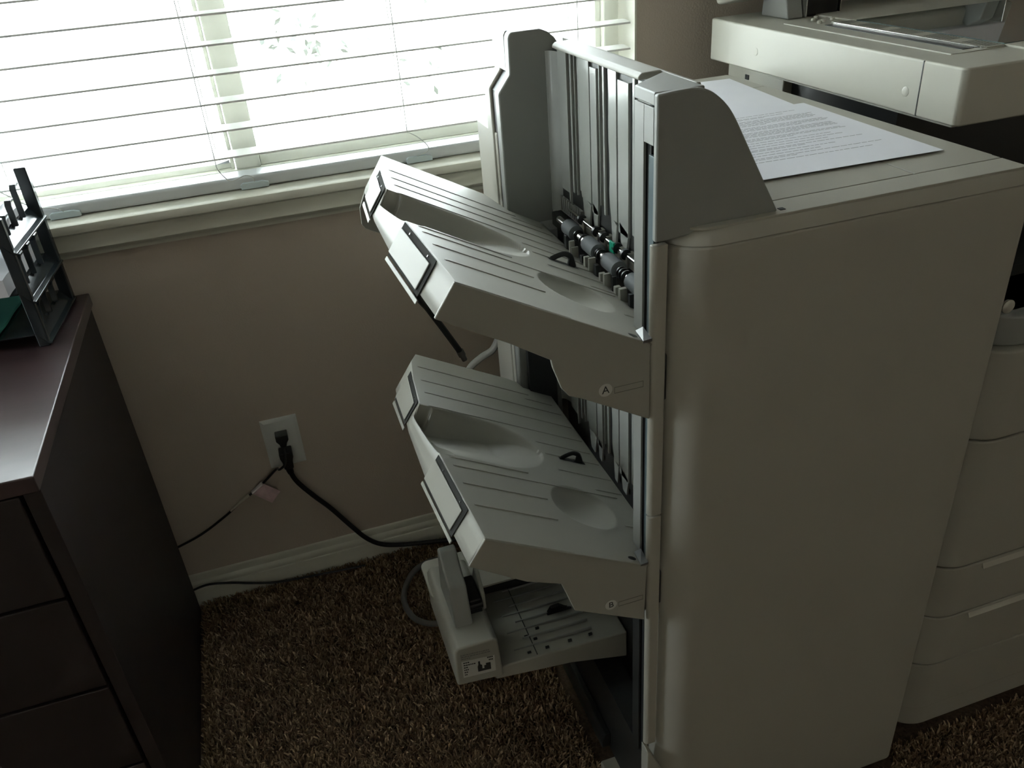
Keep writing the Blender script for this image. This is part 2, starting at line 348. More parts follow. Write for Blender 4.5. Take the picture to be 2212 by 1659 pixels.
# ------------------------------------------------------------------ paper sorter on the credenza
srt = thing('paper_sorter', (-.36, 1.285, .758), 'black plastic stacking letter tray sorter standing on the dark wood credenza', 'letter tray')
srt.rotation_euler = (0, 0, 0)
L = .176; SLm = .078
def SP(u, v, z):   # u: along depth from the near end, v: to the left of the right side
    a = .078; return (-.357+u*math.sin(a)-v*math.cos(a), 1.288+u*math.cos(a)+v*math.sin(a), z)
def sbox(mb, u0, u1, v0, v1, z0, z1):
    vs = [SP(u, v, z) for z in (z0, z1) for (u, v) in ((u0, v0), (u1, v0), (u1, v1), (u0, v1))]
    return mb.add(vs, [(0, 3, 2, 1), (4, 5, 6, 7), (0, 1, 5, 4), (1, 2, 6, 5), (2, 3, 7, 6), (3, 0, 4, 7)])
TZ = [.7615, .828, .904]
for z in TZ:
    d = MB()
    sbox(d, 0, L, .02, .30, z+.016, z+.0185)            # floor of the tier
    # sloping outer ledge on the right side
    prof = [(0, 0), (0, .003), (.008, .0055), (.010, .010), (.020, .022), (.020, .019), (.011, .007), (.004, 0)]
    vs = [SP(u, v, z+q) for u in (0, L) for v, q in prof]; n_ = len(prof)
    d.add(vs, [tuple(range(n_)), tuple(range(2*n_-1, n_-1, -1))]+[(i, (i+1) % n_, n_+(i+1) % n_, n_+i) for i in range(n_)])
    sbox(d, 0, L, .30, .303, z, z+.022)
    d.build('tier', SMOKE, srt, bevel=.0008, seg=2)
zt = .988
for u0, u1, v0, v1, z1 in ((0, .010, .004, .020, .958), (L-.012, L, .002, .020, zt), (0, .01, .285, .302, .958), (L-.012, L, .285, .302, zt)):
    sbox(MB(), u0, u1, v0, v1, .758, z1).build('corner_post', SMOKE, srt, bevel=.002)
# rounded bail frames between the tiers on the right side
for ti, z in enumerate(TZ):
    top = (TZ+[.985])[ti+1]-.012
    for j, u in enumerate((.036, .078, .120)):
        hh = top-(0 if ti < 2 else [.022, .012, 0][j])
        pr_ = [(u, z+.019), (u+.002, z+.024), (u+.002, hh-.006), (u+.007, hh), (u+.022, hh), (u+.022, hh-.0035), (u+.009, hh-.004), (u+.0055, hh-.008), (u+.0055, z+.019)]
        q = MB(); n_ = len(pr_); vs = [SP(a, v, c) for v in (.012, .021) for a, c in pr_]
        q.add(vs, [tuple(range(n_)), tuple(range(2*n_-1, n_-1, -1))]+[(i, (i+1) % n_, n_+(i+1) % n_, n_+i) for i in range(n_)])
        q.build('divider_bracket', SMOKE, srt, bevel=.0008, seg=2)
def sheets(name, u0, u1, v0, v1, z, th, label, cat, m=PAPER, grp=None, curl=0, layers=1):
    """a sheet or sheet pile lying on a tier, with slight waviness"""
    o = MB(); N1, N2 = 10, 10
    vs = []
    for k, zz in enumerate((z, z+th)):
        for i in range(N1+1):
            for j in range(N2+1):
                u = u0+(u1-u0)*i/N1; v = v0+(v1-v0)*j/N2
                vs.append(SP(u, v, zz+(.0008*math.sin(i*1.3+j*.7)+.0008+curl*(j/N2)**2)*(1 if k else 1)))
    W = N2+1; T = (N1+1)*W; fs = []
    for i in range(N1):
        for j in range(N2):
            a = i*W+j; fs.append((a, a+1, a+W+1, a+W)); fs.append((T+a, T+a+W, T+a+W+1, T+a+1))
    for i in range(N1):
        fs.append((i*W, (i+1)*W, T+(i+1)*W, T+i*W)); fs.append((i*W+N2, T+i*W+N2, T+(i+1)*W+N2, (i+1)*W+N2))
    for j in range(N2):
        fs.append((j, T+j, T+j+1, j+1)); fs.append((N1*W+j, N1*W+j+1, T+N1*W+j+1, T+N1*W+j))
    return tag(o.add(vs, fs).build(name, m, loc=SP(u0, v0, z)), label, cat, grp)
def sheets_w(*a, **k): return sheets(*a, **k)
sheets('paper_stack', -.012, .168, .028, .27, TZ[1]+.0195, .026, 'thick white paper stack in the middle tier of the black sorter', 'paper')
sheets('paper_stack', .01, .165, .026, .26, TZ[2]+.0195, .012, 'white papers on the top tier of the black sorter, highest in the stack', 'paper')
sheets('curled_sheet', .05, .168, .05, .25, TZ[2]+.034, .0006, 'loose sheet curling up at the back of the top sorter tier', 'paper', curl=.045)
sheets('folder', -.004, .16, .072, .28, TZ[0]+.0195, .004, 'teal card folder in the bottom tier of the black sorter', 'folder', m=TEALF)
sheets('sticky_note', .052, .098, .0225, .030, TZ[2]+.0215, .010, 'small white slip poking out beside the top sorter tier', 'paper')

# ------------------------------------------------------------------ outlet, plugs and cords
out = thing('wall_outlet', (-.078, YW, .36), 'white duplex wall outlet with a cover plate on the taupe wall', 'outlet')
ox, oz = -.078, .3605
pm = MB(); a, c = .0365, .0585
poly0 = [(ox-a, oz-c), (ox+a, oz-c), (ox+a, oz+c), (ox-a, oz+c)]; poly1 = [(ox-a+.007, oz-c+.007), (ox+a-.007, oz-c+.007), (ox+a-.007, oz+c-.007), (ox-a+.007, oz+c-.007)]
vs = [(x, YW, z) for x, z in poly0]+[(x, YW-.0015, z) for x, z in poly0]+[(x, YW-.0058, z) for x, z in poly1]
fs = [(0, 1, 2, 3), (8, 11, 10, 9)]+[(i, (i+1) % 4, 4+(i+1) % 4, 4+i) for i in range(4)]+[(4+i, 4+(i+1) % 4, 8+(i+1) % 4, 8+i) for i in range(4)]
pm.add(vs, fs).build('cover_plate', PLATE, out, bevel=.0006)
for dz in (.020, -.020):
    pr_ = []
    for k in range(32):
        t = k/32*2*PI; pr_.append((ox+.0172*math.cos(t), oz+dz+max(-.0125, min(.0125, .0172*math.sin(t)))))
    r = MB().prism(pr_, 'y', YW-.0075, YW-.004).build('receptacle', PLATE, out, bevel=.0005, ang=50)
MB().lathe((ox, YW-.0055, oz), (0, -1, 0), [(0, .003), (.001, .003), (.0014, .0018)], 16).build('screw', METAL, out)
# upper plug with thin lamp cord
c1 = thing('power_cord', (ox, YW-.01, .38), 'thin black cord with a pink and white tag, plugged into the upper socket', 'power cord')
pm = MB(); pm.prism([(ox-.0125, .392), (ox+.0125, .392), (ox+.0125, .379), (ox+.008, .372), (ox+.005, .362), (ox-.005, .362), (ox-.008, .372), (ox-.0125, .379)], 'y', YW-.030, YW-.0078)
pm.build('plug', BLACKP, c1, bevel=.002)
p1 = spline([(ox, YW-.020, .364), (ox-.001, YW-.040, .353), (-.083, YW-.050, .337), (-.0965, YW-.042, .322), (-.104, YW-.018, .309), (-.128, YW-.012, .286), (-.152, YW-.012, .268), (-.190, YW-.012, .245), (-.232, YW-.012, .217), (-.285, YW-.012, .188), (-.332, YW-.012, .172), (-.36, YW-.012, .165)], 6)
MB().tube(p1, .0026, 8).build('cable', CORD, c1)
tg = MB()
q = [(-.137, .2800), (-.108, .2500), (-.130, .2290), (-.161, .2600)]
vs = [(x, YW-.0165+.003*math.sin(i*2), z) for i, (x, z) in enumerate(q)]; vs += [(x, y-.0006, z) for x, y, z in vs]
tg.add(vs, [(0, 1, 2, 3), (7, 6, 5, 4), (0, 4, 5, 1), (1, 5, 6, 2), (2, 6, 7, 3), (3, 7, 4, 0)])
tg.build('cord_tag', TAG, c1)
tw = MB(); tw.tube([(-.138, YW-.012, .2788), (-.163, YW-.012, .2615)], .0062, 10, flat=.6); tw.build('tag_wrap', mat('tag_wrap_white', (214, 204, 202), .7, var=.05), c1)
tw = MB(); tw.tube([(-.170, YW-.012, .257), (-.190, YW-.012, .2455), (-.215, YW-.012, .229)], [.0055, .005, .0032], 10, flat=.6); tw.build('tag_wrap', mat('tag_wrap_cream', (196, 188, 172), .7, var=.05), c1)
# lower plug with thick cord
c2 = thing('power_cord', (ox, YW-.01, .34), 'thick black power cord drooping from the lower socket to the carpet', 'power cord')
pm = MB(); pm.prism([(ox-.0135, .353), (ox+.0135, .353), (ox+.0135, .340), (ox+.0105, .330), (ox+.0095, .312), (ox-.0095, .312), (ox-.0105, .330), (ox-.0135, .340)], 'y', YW-.036, YW-.0078)
pm.build('plug', BLACKP, c2, bevel=.003)
p2 = spline([(ox, YW-.024, .316), (-.078, YW-.024, .300), (-.070, YW-.021, .268), (-.045, YW-.018, .222), (-.015, YW-.018, .176), (.018, YW-.020, .118), (.045, YW-.022, .075), (.075, YW-.024, .048), (.115, YW-.026, .034), (.165, YW-.030, .026), (.215, YW-.04, .024), (.30, YW-.06, .024), (.42, YW-.08, .024)], 7)
MB().tube(p2, .0052, 12).build('cable', CORD, c2)
sl = MB(); sl.tube(p2[2:9], [.0085, .0082, .0079, .0076, .0073, .007, .0066], 12); sl.build('strain_relief', BLACKP, c2)
c3 = MB().tube(spline([(-.37, 1.475, .056), (-.335, 1.4865, .058), (-.30, 1.487, .062), (-.255, 1.490, .047), (-.22, 1.490, .033), (-.17, 1.489, .018), (-.12, 1.484, .016), (-.05, 1.477, .015), (.03, 1.47, .014)], 7), .0024, 8)
tag(c3.build('cable', CORD, loc=(-.2, 1.487, .03)), 'thin dark cable running low along the white baseboard', 'cable')
c4 = MB().tube(spline([(.41, 1.34, .024), (.30, 1.36, .024), (.215, 1.405, .024), (.165, 1.415, .024), (.122, 1.39, .024), (.092, 1.33, .024), (.096, 1.27, .024), (.125, 1.235, .024), (.17, 1.225, .024), (.24, 1.222, .024), (.31, 1.22, .024)], 7), .0062, 12)
tag(c4.build('cable', GCORD, loc=(.12, 1.3, .015)), 'thick grey cable looping across the carpet behind the booklet tray', 'cable')

# ------------------------------------------------------------------ printed sheets on top of the machine
def paper_sheet(cx, cy, rot_, z, label, text=False, curl=0, wx=.2159, wy=.2794, th=.0003):
    N1, N2 = 12, 16; vs = []
    for k in (0, 1):
        for i in range(N1+1):
            for j in range(N2+1):
                x = (i/N1-.5)*wx; y = (j/N2-.5)*wy
                zz = z+k*th+curl*(max(0, j/N2-.6)/.4)**2*(i/N1)
                ca, sa = math.cos(rot_), math.sin(rot_); vs.append((cx+x*ca-y*sa, cy+x*sa+y*ca, zz))
    W = N2+1; T = (N1+1)*W; fs = []
    for i in range(N1):
        for j in range(N2):
            a = i*W+j; fs += [(a, a+1, a+W+1, a+W), (T+a, T+a+W, T+a+W+1, T+a+1)]
    for i in range(N1): fs += [(i*W, (i+1)*W, T+(i+1)*W, T+i*W), (i*W+N2, T+i*W+N2, T+(i+1)*W+N2, (i+1)*W+N2)]
    for j in range(N2): fs += [(j, T+j, T+j+1, j+1), (N1*W+j, N1*W+j+1, T+N1*W+j+1, T+N1*W+j)]
    t = thing('printed_sheet', (cx, cy, z), label, 'paper', 'printed sheets on the finisher')
    MB().add(vs, fs).build('page', PAPER, t)
    if text:
        q = MB(); r = random.Random(3); zz = z+th+.00010; ca, sa = math.cos(rot_), math.sin(rot_)
        def W2(x, y): return (cx+x*ca-y*sa, cy+x*sa+y*ca, zz)
        y = wy/2-.030
        blocks = [(1, .165), (2, .15), (6, .175), (4, .178), (5, .178), (3, .17), (1, .14), (1, .15), (1, .13), (2, .165), (1, .12), (1, .10), (2, .170), (1, .15)]
        for nl, wd in blocks:
            for k in range(nl):
                x = -wx/2+.024; end = x+wd*(1 if k < nl-1 or nl == 1 else r.uniform(.35, .8))
                while x < end:
                    l = r.uniform(.0035, .011); q.add([W2(x, y), W2(x+l, y), W2(x+l, y+.0016), W2(x, y+.0016)], [(0, 1, 2, 3)]); x += l+.0014
                y -= .0044
            y -= .0048
        q.build('printed_text', INK, t, smooth=False)
ZT = 1.0112
paper_sheet(.6160, 1.1080, .03, ZT+.0002, 'lowest white sheet, its corner peeking out at the far end of the pile')
paper_sheet(.6365, 1.1190, -.098, ZT+.0008, 'blank white sheet sticking out at the back, under the printed page')
paper_sheet(.6350, .9020, -.050, ZT+.0014, 'white sheet just under the printed page, edge showing on its far side')
paper_sheet(.6295, .8977, -.036, ZT+.0020, 'top white page with paragraphs of grey print lying on the finisher', text=True, wx=.2300)

# ================================================================== finisher
fin = thing('finisher', (.56, .97, 0), 'tall light grey copier finisher with two sloping output trays', 'finisher')
# inner cabinet
MB().prism([(.4218, .722), (.782, .722), (.782, 1.29), (.4218, 1.29)], 'z', .03, 1.0095).build('housing', BODY, fin, bevel=.004)
# front door, big rounded left edge
MB().prism(rrect(.3545, .783, .660, .7215, (.046, .012, 0, 0), 12), 'z', .022, .9942).build('front_door', BODY, fin, bevel=.003, ang=60)
# top cover
tcv = rrect(.3548, .7835, .6598, 1.292, (.050, .010, .010, .0), 12)[:-1]+[(.4220, 1.292), (.4220, .7225), (.3548, .7225)]
m_ = MB(); low = [(x, y, .9942) for x, y in tcv]
def inset(p, d, cx=.57, cy=.97):
    x, y = p; return (x+(0 if y > .7 and x < .41 else d if x < .47 else -d if x > .75 else 0), y+(d if y < .75 else 0))
mid = [(*inset(p, .002), 1.0000) for p in tcv]; hi = [(*inset(p, .0105), 1.0088) for p in tcv]
n_ = len(tcv); m_.add(low+mid+hi, [tuple(range(n_-1, -1, -1)), tuple(range(2*n_, 3*n_))]+[(i, (i+1) % n_, n_+(i+1) % n_, n_+i) for i in range(n_)]+[(n_+i, n_+(i+1) % n_, 2*n_+(i+1) % n_, 2*n_+i) for i in range(n_)])
m_.build('top_cover', BODY, fin, bevel=.0015)
for (x0, x1, y0, y1, rs) in ((.37, .774, .6695, .7055, (.03, .004, 0, 0)), (.477, .6595, .7070, 1.1695, (0, 0, 0, 0)), (.6610, .774, .7070, 1.1695, (0, 0, 0, 0)), (.477, .774, 1.1710, 1.282, (0, 0, .004, 0))):
    MB().prism(rrect(x0, x1, y0, y1, rs), 'z', 1.0080, 1.0110).build('top_panel', BODY, fin, bevel=.0007, seg=2)
MB().box(.4775, .4835, .6775, .6835, 1.0105, 1.0116).build('hood_slot', DARKP, fin)
# slim column left of the door, in two lengths
colp = rrect(.3395, .356, .678, .6860, (.006, 0, 0, .0), 8)
for z0, z1 in ((.248, .6625), (.6645, .9985)):
    MB().prism(colp, 'z', z0, z1).build('column_cover', BODY, fin, bevel=.0015, ang=60)
cb = MB(); bp_ = [(.3385, .022), (.3385, .247), (.344, .243), (.352, .222), (.362, .195), (.374, .172), (.40, .150), (.40, .022)]
cb.prism(bp_, 'y', .668, .688); cb.build('base_shroud', BODY, fin, bevel=.002)
# left inner frame: plate with cut-out, dark slot and slate strip
MB().box(.3425, .3455, .7065, .7265, .50, 1.126).build('guide_plate', HOOD, fin, bevel=.0006)
MB().box(.3425, .3455, .7065, .7265, .20, .4995).build('lower_guide_plate', DARKP, fin, bevel=.0006)  # lower length of the guide plate, coloured darker than the length above
MB().box(.3425, .3455, .6865, .7063, 1.092, 1.126).build('guide_plate', HOOD, fin, bevel=.0006)
MB().box(.3465, .400, .6985, .7225, .20, 1.10).build('slot_lining', DARKP, fin)
MB().box(.3440, .3475, .6865, .6985, .50, 1.0815).build('slate_strip', BLUEP, fin, bevel=.0005)
MB().box(.3432, .3442, .686, .6915, .953, .965).build('strip_hole', BLACKP, fin)
MB().box(.3460, .412, .7225, .7270, .20, 1.1195).build('inner_post', HOOD, fin, bevel=.0006)
MB().box(.4145, .4200, .7270, 1.140, .20, 1.118).build('inner_wall', DARKP, fin)
# hood, front cover (sloping wedge)
hp = [(.3422, 1.0015), (.3422, 1.1385), (.3600, 1.1397), *[(q[0], q[2]) for q in spline([(.3758, 0, 1.1400), (.3860, 0, 1.1388), (.3960, 0, 1.1345), (.4060, 0, 1.1270), (.4150, 0, 1.1175), (.4230, 0, 1.1055), (.4310, 0, 1.0910), (.4530, 0, 1.0510), (.4745, 0, 1.0120)], 5)], (.4745, 1.0095), (.3560, 1.0015)]
MB().prism(hp, 'y', .6785, .6860).build('hood_cover', HOOD, fin, bevel=.0045, seg=4, ang=40)
MB().prism([(.3424, .6850), (.3424, .7265), (.3890, .7640), (.3920, .7640), (.3920, .6850)], 'z', 1.1275, 1.1394).build('hood_lip', HOOD, fin, bevel=.003, seg=3)
MB().prism([(.390, 1.1240), (.390, 1.1360)]+[(q[0]-.0012, q[2]-.0010) for q in spline([(.3920, 0, 1.1362), (.3990, 0, 1.1325), (.4060, 0, 1.1270), (.4150, 0, 1.1175), (.4230, 0, 1.1055), (.4310, 0, 1.0910), (.4530, 0, 1.0510), (.4745, 0, 1.0120)], 5)]+[(.421, 1.0095), (.421, 1.09), (.405, 1.1240)], 'y', .6840, .764).build('hood_top', HOOD, fin, bevel=.003, seg=3, ang=40)
# centre hood back and rear hood
MB().prism([(.4205, 1.008), (.4205, 1.116), (.430, 1.098), (.474, 1.0108), (.474, 1.008)], 'y', .7645, 1.1395).build('hood_back', HOOD, fin, bevel=.002)
rl = MB(); rl.prism([(.398, 1.1190), (.398, 1.1225), (.402, 1.1262), (.424, 1.1270), (.428, 1.1235), (.428, 1.1190)], 'y', .835, 1.098); rl.build('top_rail', TRAY, fin, bevel=.0015)
MB().prism([(.4285, 1.112), (.4285, 1.1245), (.4335, 1.1240), (.436, 1.112)], 'y', .766, 1.139).build('rear_rail', TRAY, fin, bevel=.001)
# rear tower
def tow(dx=0, top=1.1385):
    return [(.3325+dx, .20), (.3325+dx, 1.0615), (.3505+dx, 1.0845), (.3515+dx, 1.131), (.3535+dx, top-.002), (.357+dx, top), (.398, top), (.408, 1.134), (.418, 1.126), (.430, 1.108), (.474, 1.0112), (.474, 1.008), (.405, 1.008), (.405, .20)]
MB().prism(tow(), 'y', 1.1400, 1.1600).build('rear_tower', HOOD, fin, bevel=.0025, seg=3)
MB().prism([(.3375, .20), (.3375, 1.060), (.3555, 1.083), (.3555, 1.13), (.40, 1.13), (.43, 1.1), (.468, 1.0112), (.40, 1.0095), (.40, .20)], 'y', 1.1605, 1.1880).build('tower_slot', DARKP, fin)
MB().prism([(.3514, 1.0865), (.3514, 1.1335), (.3545, 1.1383), (.398, 1.1383), (.418, 1.126), (.36, 1.0865)], 'y', 1.1603, 1.2152).build('tower_cap', HOOD, fin, bevel=.001)
MB().prism(tow(.001, 1.1375), 'y', 1.1885, 1.2150).build('rear_cover', BODY, fin, bevel=.004)
MB().box(.336, .40, 1.178, 1.285, .03, 1.0).build('rear_side_panel', BODY, fin, bevel=.003)
# concave fillet from the tower to the ribbed wall
fp = [(.403, 1.1402), (.4140, 1.1402), (.4140, 1.112)]+[(.4140-.0105*(1-math.cos(a)), 1.112+.027*math.sin(a)) for a in [k/10*PI/2 for k in range(0, 11)]]
for z0, z1 in ((.885, 1.110), (.55, .79)):
    MB().prism(fp, 'z', z0, z1).build('corner_fillet', PANEL, fin, ang=30)
# ribbed paper wall
def ribs(z0, z1, nm):
    K = 1.038; DX = .0215
    def bx(x0, x1, y0, y1, a, b_): return MB().box(x0+DX, x1+DX, y0*K, y1*K, a, b_)
    root = bx(.3905, .3928, .705, 1.074, z0, z1).build(nm, DARKP, fin)
    strips = [(1.0433, 1.074, .3895, .012), (1.0365, 1.0400, .3868, 0), (1.0205, 1.0255, .3868, .02), (1.0095, 1.0110, .3870, .02), (.9965, .9995, .3868, .03)]
    for y0, y1, x, up in strips:
        bx(x, .3910, y0, y1, z0+up, z1).build('rib', PANEL, root, bevel=.0006, seg=2)
    def wavy(y0, y1, x, up, amp):
        N = 26; pts = []
        for i in range(N+1):
            z = z0+up+(z1-.004-z0-up)*i/N; k = math.sin(z*68)+.6*math.sin(z*29+1)
            pts.append((y1+amp*k*.6+(.006*max(0, 1-(z-z0-up)/.03)*-1), z))
        poly = [(y0*K, z0+up), *[(a*K, c) for a, c in pts], (y0*K, z1-.004)]
        MB().prism(poly, 'x', x+DX, .3910+DX).build('rib', PANEL, root, bevel=.0005, seg=2)
    wavy(.9632, 1.0000, .3872, .022, .0017); bx(.3872, .3910, .9410, .9600, z0+.012, z1-.010).build('rib', PANEL, root, bevel=.0005, seg=2)
    bx(.3865, .3910, .9300, .9312, z0+.03, z1).build('rib', PANEL, root); bx(.3872, .3910, .9175, .9225, z0+.02, z1-.002).build('rib', PANEL, root, bevel=.0008, seg=2)
    wavy(.8832, .9055, .3872, .022, .0016); bx(.3872, .3910, .8510, .8795, z0+.012, z1-.012).build('rib', PANEL, root, bevel=.0005, seg=2)
    bx(.3872, .3910, .8350, .8410, z0+.02, z1-.004).build('rib', PANEL, root, bevel=.0008, seg=2)
    bx(.3872, .3910, .7350, .8270, z0+.02, z1-.004).build('rib', PANEL, root, bevel=.0008, seg=2)
    for y0 in (.9640, .8840, .941, .851):     # tapering feet of the wide strips
        w_ = {.9640: .030, .8840: .018, .941: .018, .851: .026}[y0]
        MB().prism([(y0*K, z0+.018), (y0*K+w_, z0+.026), (y0*K+w_*.75, z0-.012), (y0*K+w_*.25, z0-.014)], 'x', .3872+DX, .3905+DX).build('rib_foot', PANEL, root, bevel=.0006, seg=2)
    return root
ribs(.912, 1.1190, 'ribbed_wall'); rb2 = ribs(.535, .790, 'ribbed_wall')
# comb row
cmb = MB().box(.4080, .4140, 1.038, 1.115, .890, .9115)
for k in range(9): cmb.box(.4050, .4082, 1.042+k*.0081, 1.0446+k*.0081, .894, .9155)
cmb.build('comb', HOOD, fin, bevel=.0004, seg=1)
pn = MB().box(.4050, .4140, .735, 1.037, .890, .899)
for y in (1.012, .965, .939, .894, .872): pn.box(.402, .4140, y, y+.010, .890, .9085)
pn.build('guide_bar', TRAY, fin, bevel=.0006)
MB().box(.3965, .3990, .9010, .9140, .9000, .9145).build('release_tab', TEAL, fin, bevel=.0005)
# roller shafts
for z, x, r_ in ((.8965, .3860, .0045), (.9065, .4030, .0022)):
    MB().lathe((x, .730, z), (0, 1, 0), [(0, r_), (.335, r_)], 20).build('roller_shaft', CHROME, fin)
for y0, y1 in ((1.0000, 1.0320), (.9240, .9600), (.8600, .8950), (.79, .825)):
    MB().lathe((.3860, y0, .8965), (0, 1, 0), [(0, .0085), (.001, .0105), (y1-y0-.001, .0105), (y1-y0, .0085)], 28).build('roller', RUBBER, fin)
for y0 in (.992, .965, .914, .900, .852, .846, .838, .972, .9185):
    MB().lathe((.3860, y0, .8965), (0, 1, 0), [(0, .0072), (.0022, .0072)], 20).build('roller_collar', CHROME if int(y0*1000) % 2 else BLACKP, fin)
for y0 in (1.018, .966, .942, .900, .876):
    MB().lathe((.4030, y0, .9065), (0, 1, 0), [(0, .003), (.001, .0068), (.006, .0068), (.007, .003)], 18).build('pinch_wheel', BLACKP, fin)
for i, y0 in enumerate((1.004, .986, .974, .948, .932, .914, .900, .882, .866, .850, .836, .818, .80)):
    wd = (.012, .006, .004, .010, .009, .006, .013, .009, .006, .005, .010, .010, .008)[i]
    h_ = (.893, .892, .888, .884, .8885, .894, .8885, .885, .891, .893, .885, .89, .89)[i]
    MB().prism([(y0, .852), (y0+wd, .852), (y0+wd*.8, h_), (y0+wd*.2, h_)], 'x', .3730-(i % 3)*.002, .3785).build('guide_finger', TRAY if i % 3 else DARKP, fin, bevel=.0005, seg=1)
MB().box(.395, .414, .73, 1.12, .84, .889).build('finger_backing', BLACKP, fin)
MB().box(.382, .4140, 1.10, 1.139, .84, .8700).build('corner_base', HOOD, fin, bevel=.001)

# ---------------- output trays
TH = math.radians(29.0); CT, ST = math.cos(TH), math.sin(TH)
def TP(u, y, h, z0):    # tray local -> world; u along the slope, h along its normal
    return (.3394+u*CT+h*ST, y, z0-u*ST+h*CT)
def interp(t, pts):
    for (a, va), (b_, vb) in zip(pts, pts[1:]):
        if t <= b_: return va+(vb-va)*max(0, (t-a)/(b_-a))
    return pts[-1][1]
def uL(y, yb):
    return interp(y, [(.675, -.2225), (.73, -.2265), (.80, -.2315), (.85, -.2345), (.96, -.2325), (1.06, -.2225), (1.12, -.212), (yb, -.1960)])
def sstep(x): x = max(0, min(1, x)); return x*x*(3-2*x)
def depth(u, y):
    d = 0
    # long scoop, opening through the left end
    if .848 < y < .984 and u < -.05:
        t = (u+.236)/(.186)                        # 0 left .. 1 right
        yc = .918-.006*t; half = .062*math.sqrt(max(0, 1-max(0, (t-.45)/.50)**2.3))
        if half > 1e-4:
            s_ = (y-yc)/half
            if abs(s_) < 1:
                cross = (sstep((1-s_)/.35) if s_ > 0 else 1)*(1-max(0, -s_)**1.6)
                k = (.5+.5*s_)
                d = max(d, (.010+.026*(1-t)*k+.010*k)*cross*min(1, (1-t)*2.2+.12))
        if u < -.2125 and .8525 < y < .9775:
            d = max(d, .034)
    # shallow finger well near the front
    cx, cy = -.043, .788; a_ = math.radians(-14); du, dy = u-cx, y-cy
    p = du*math.cos(a_)+dy*math.sin(a_); q = -du*math.sin(a_)+dy*math.cos(a_)
    e = (abs(p)/.046)**2.2+(abs(q)/.044)**2.2
    if e < 1: d = max(d, .014*(1-e)**.7*sstep(.35+.9*(.5-p/.092)+.25*q/.044))
    return d
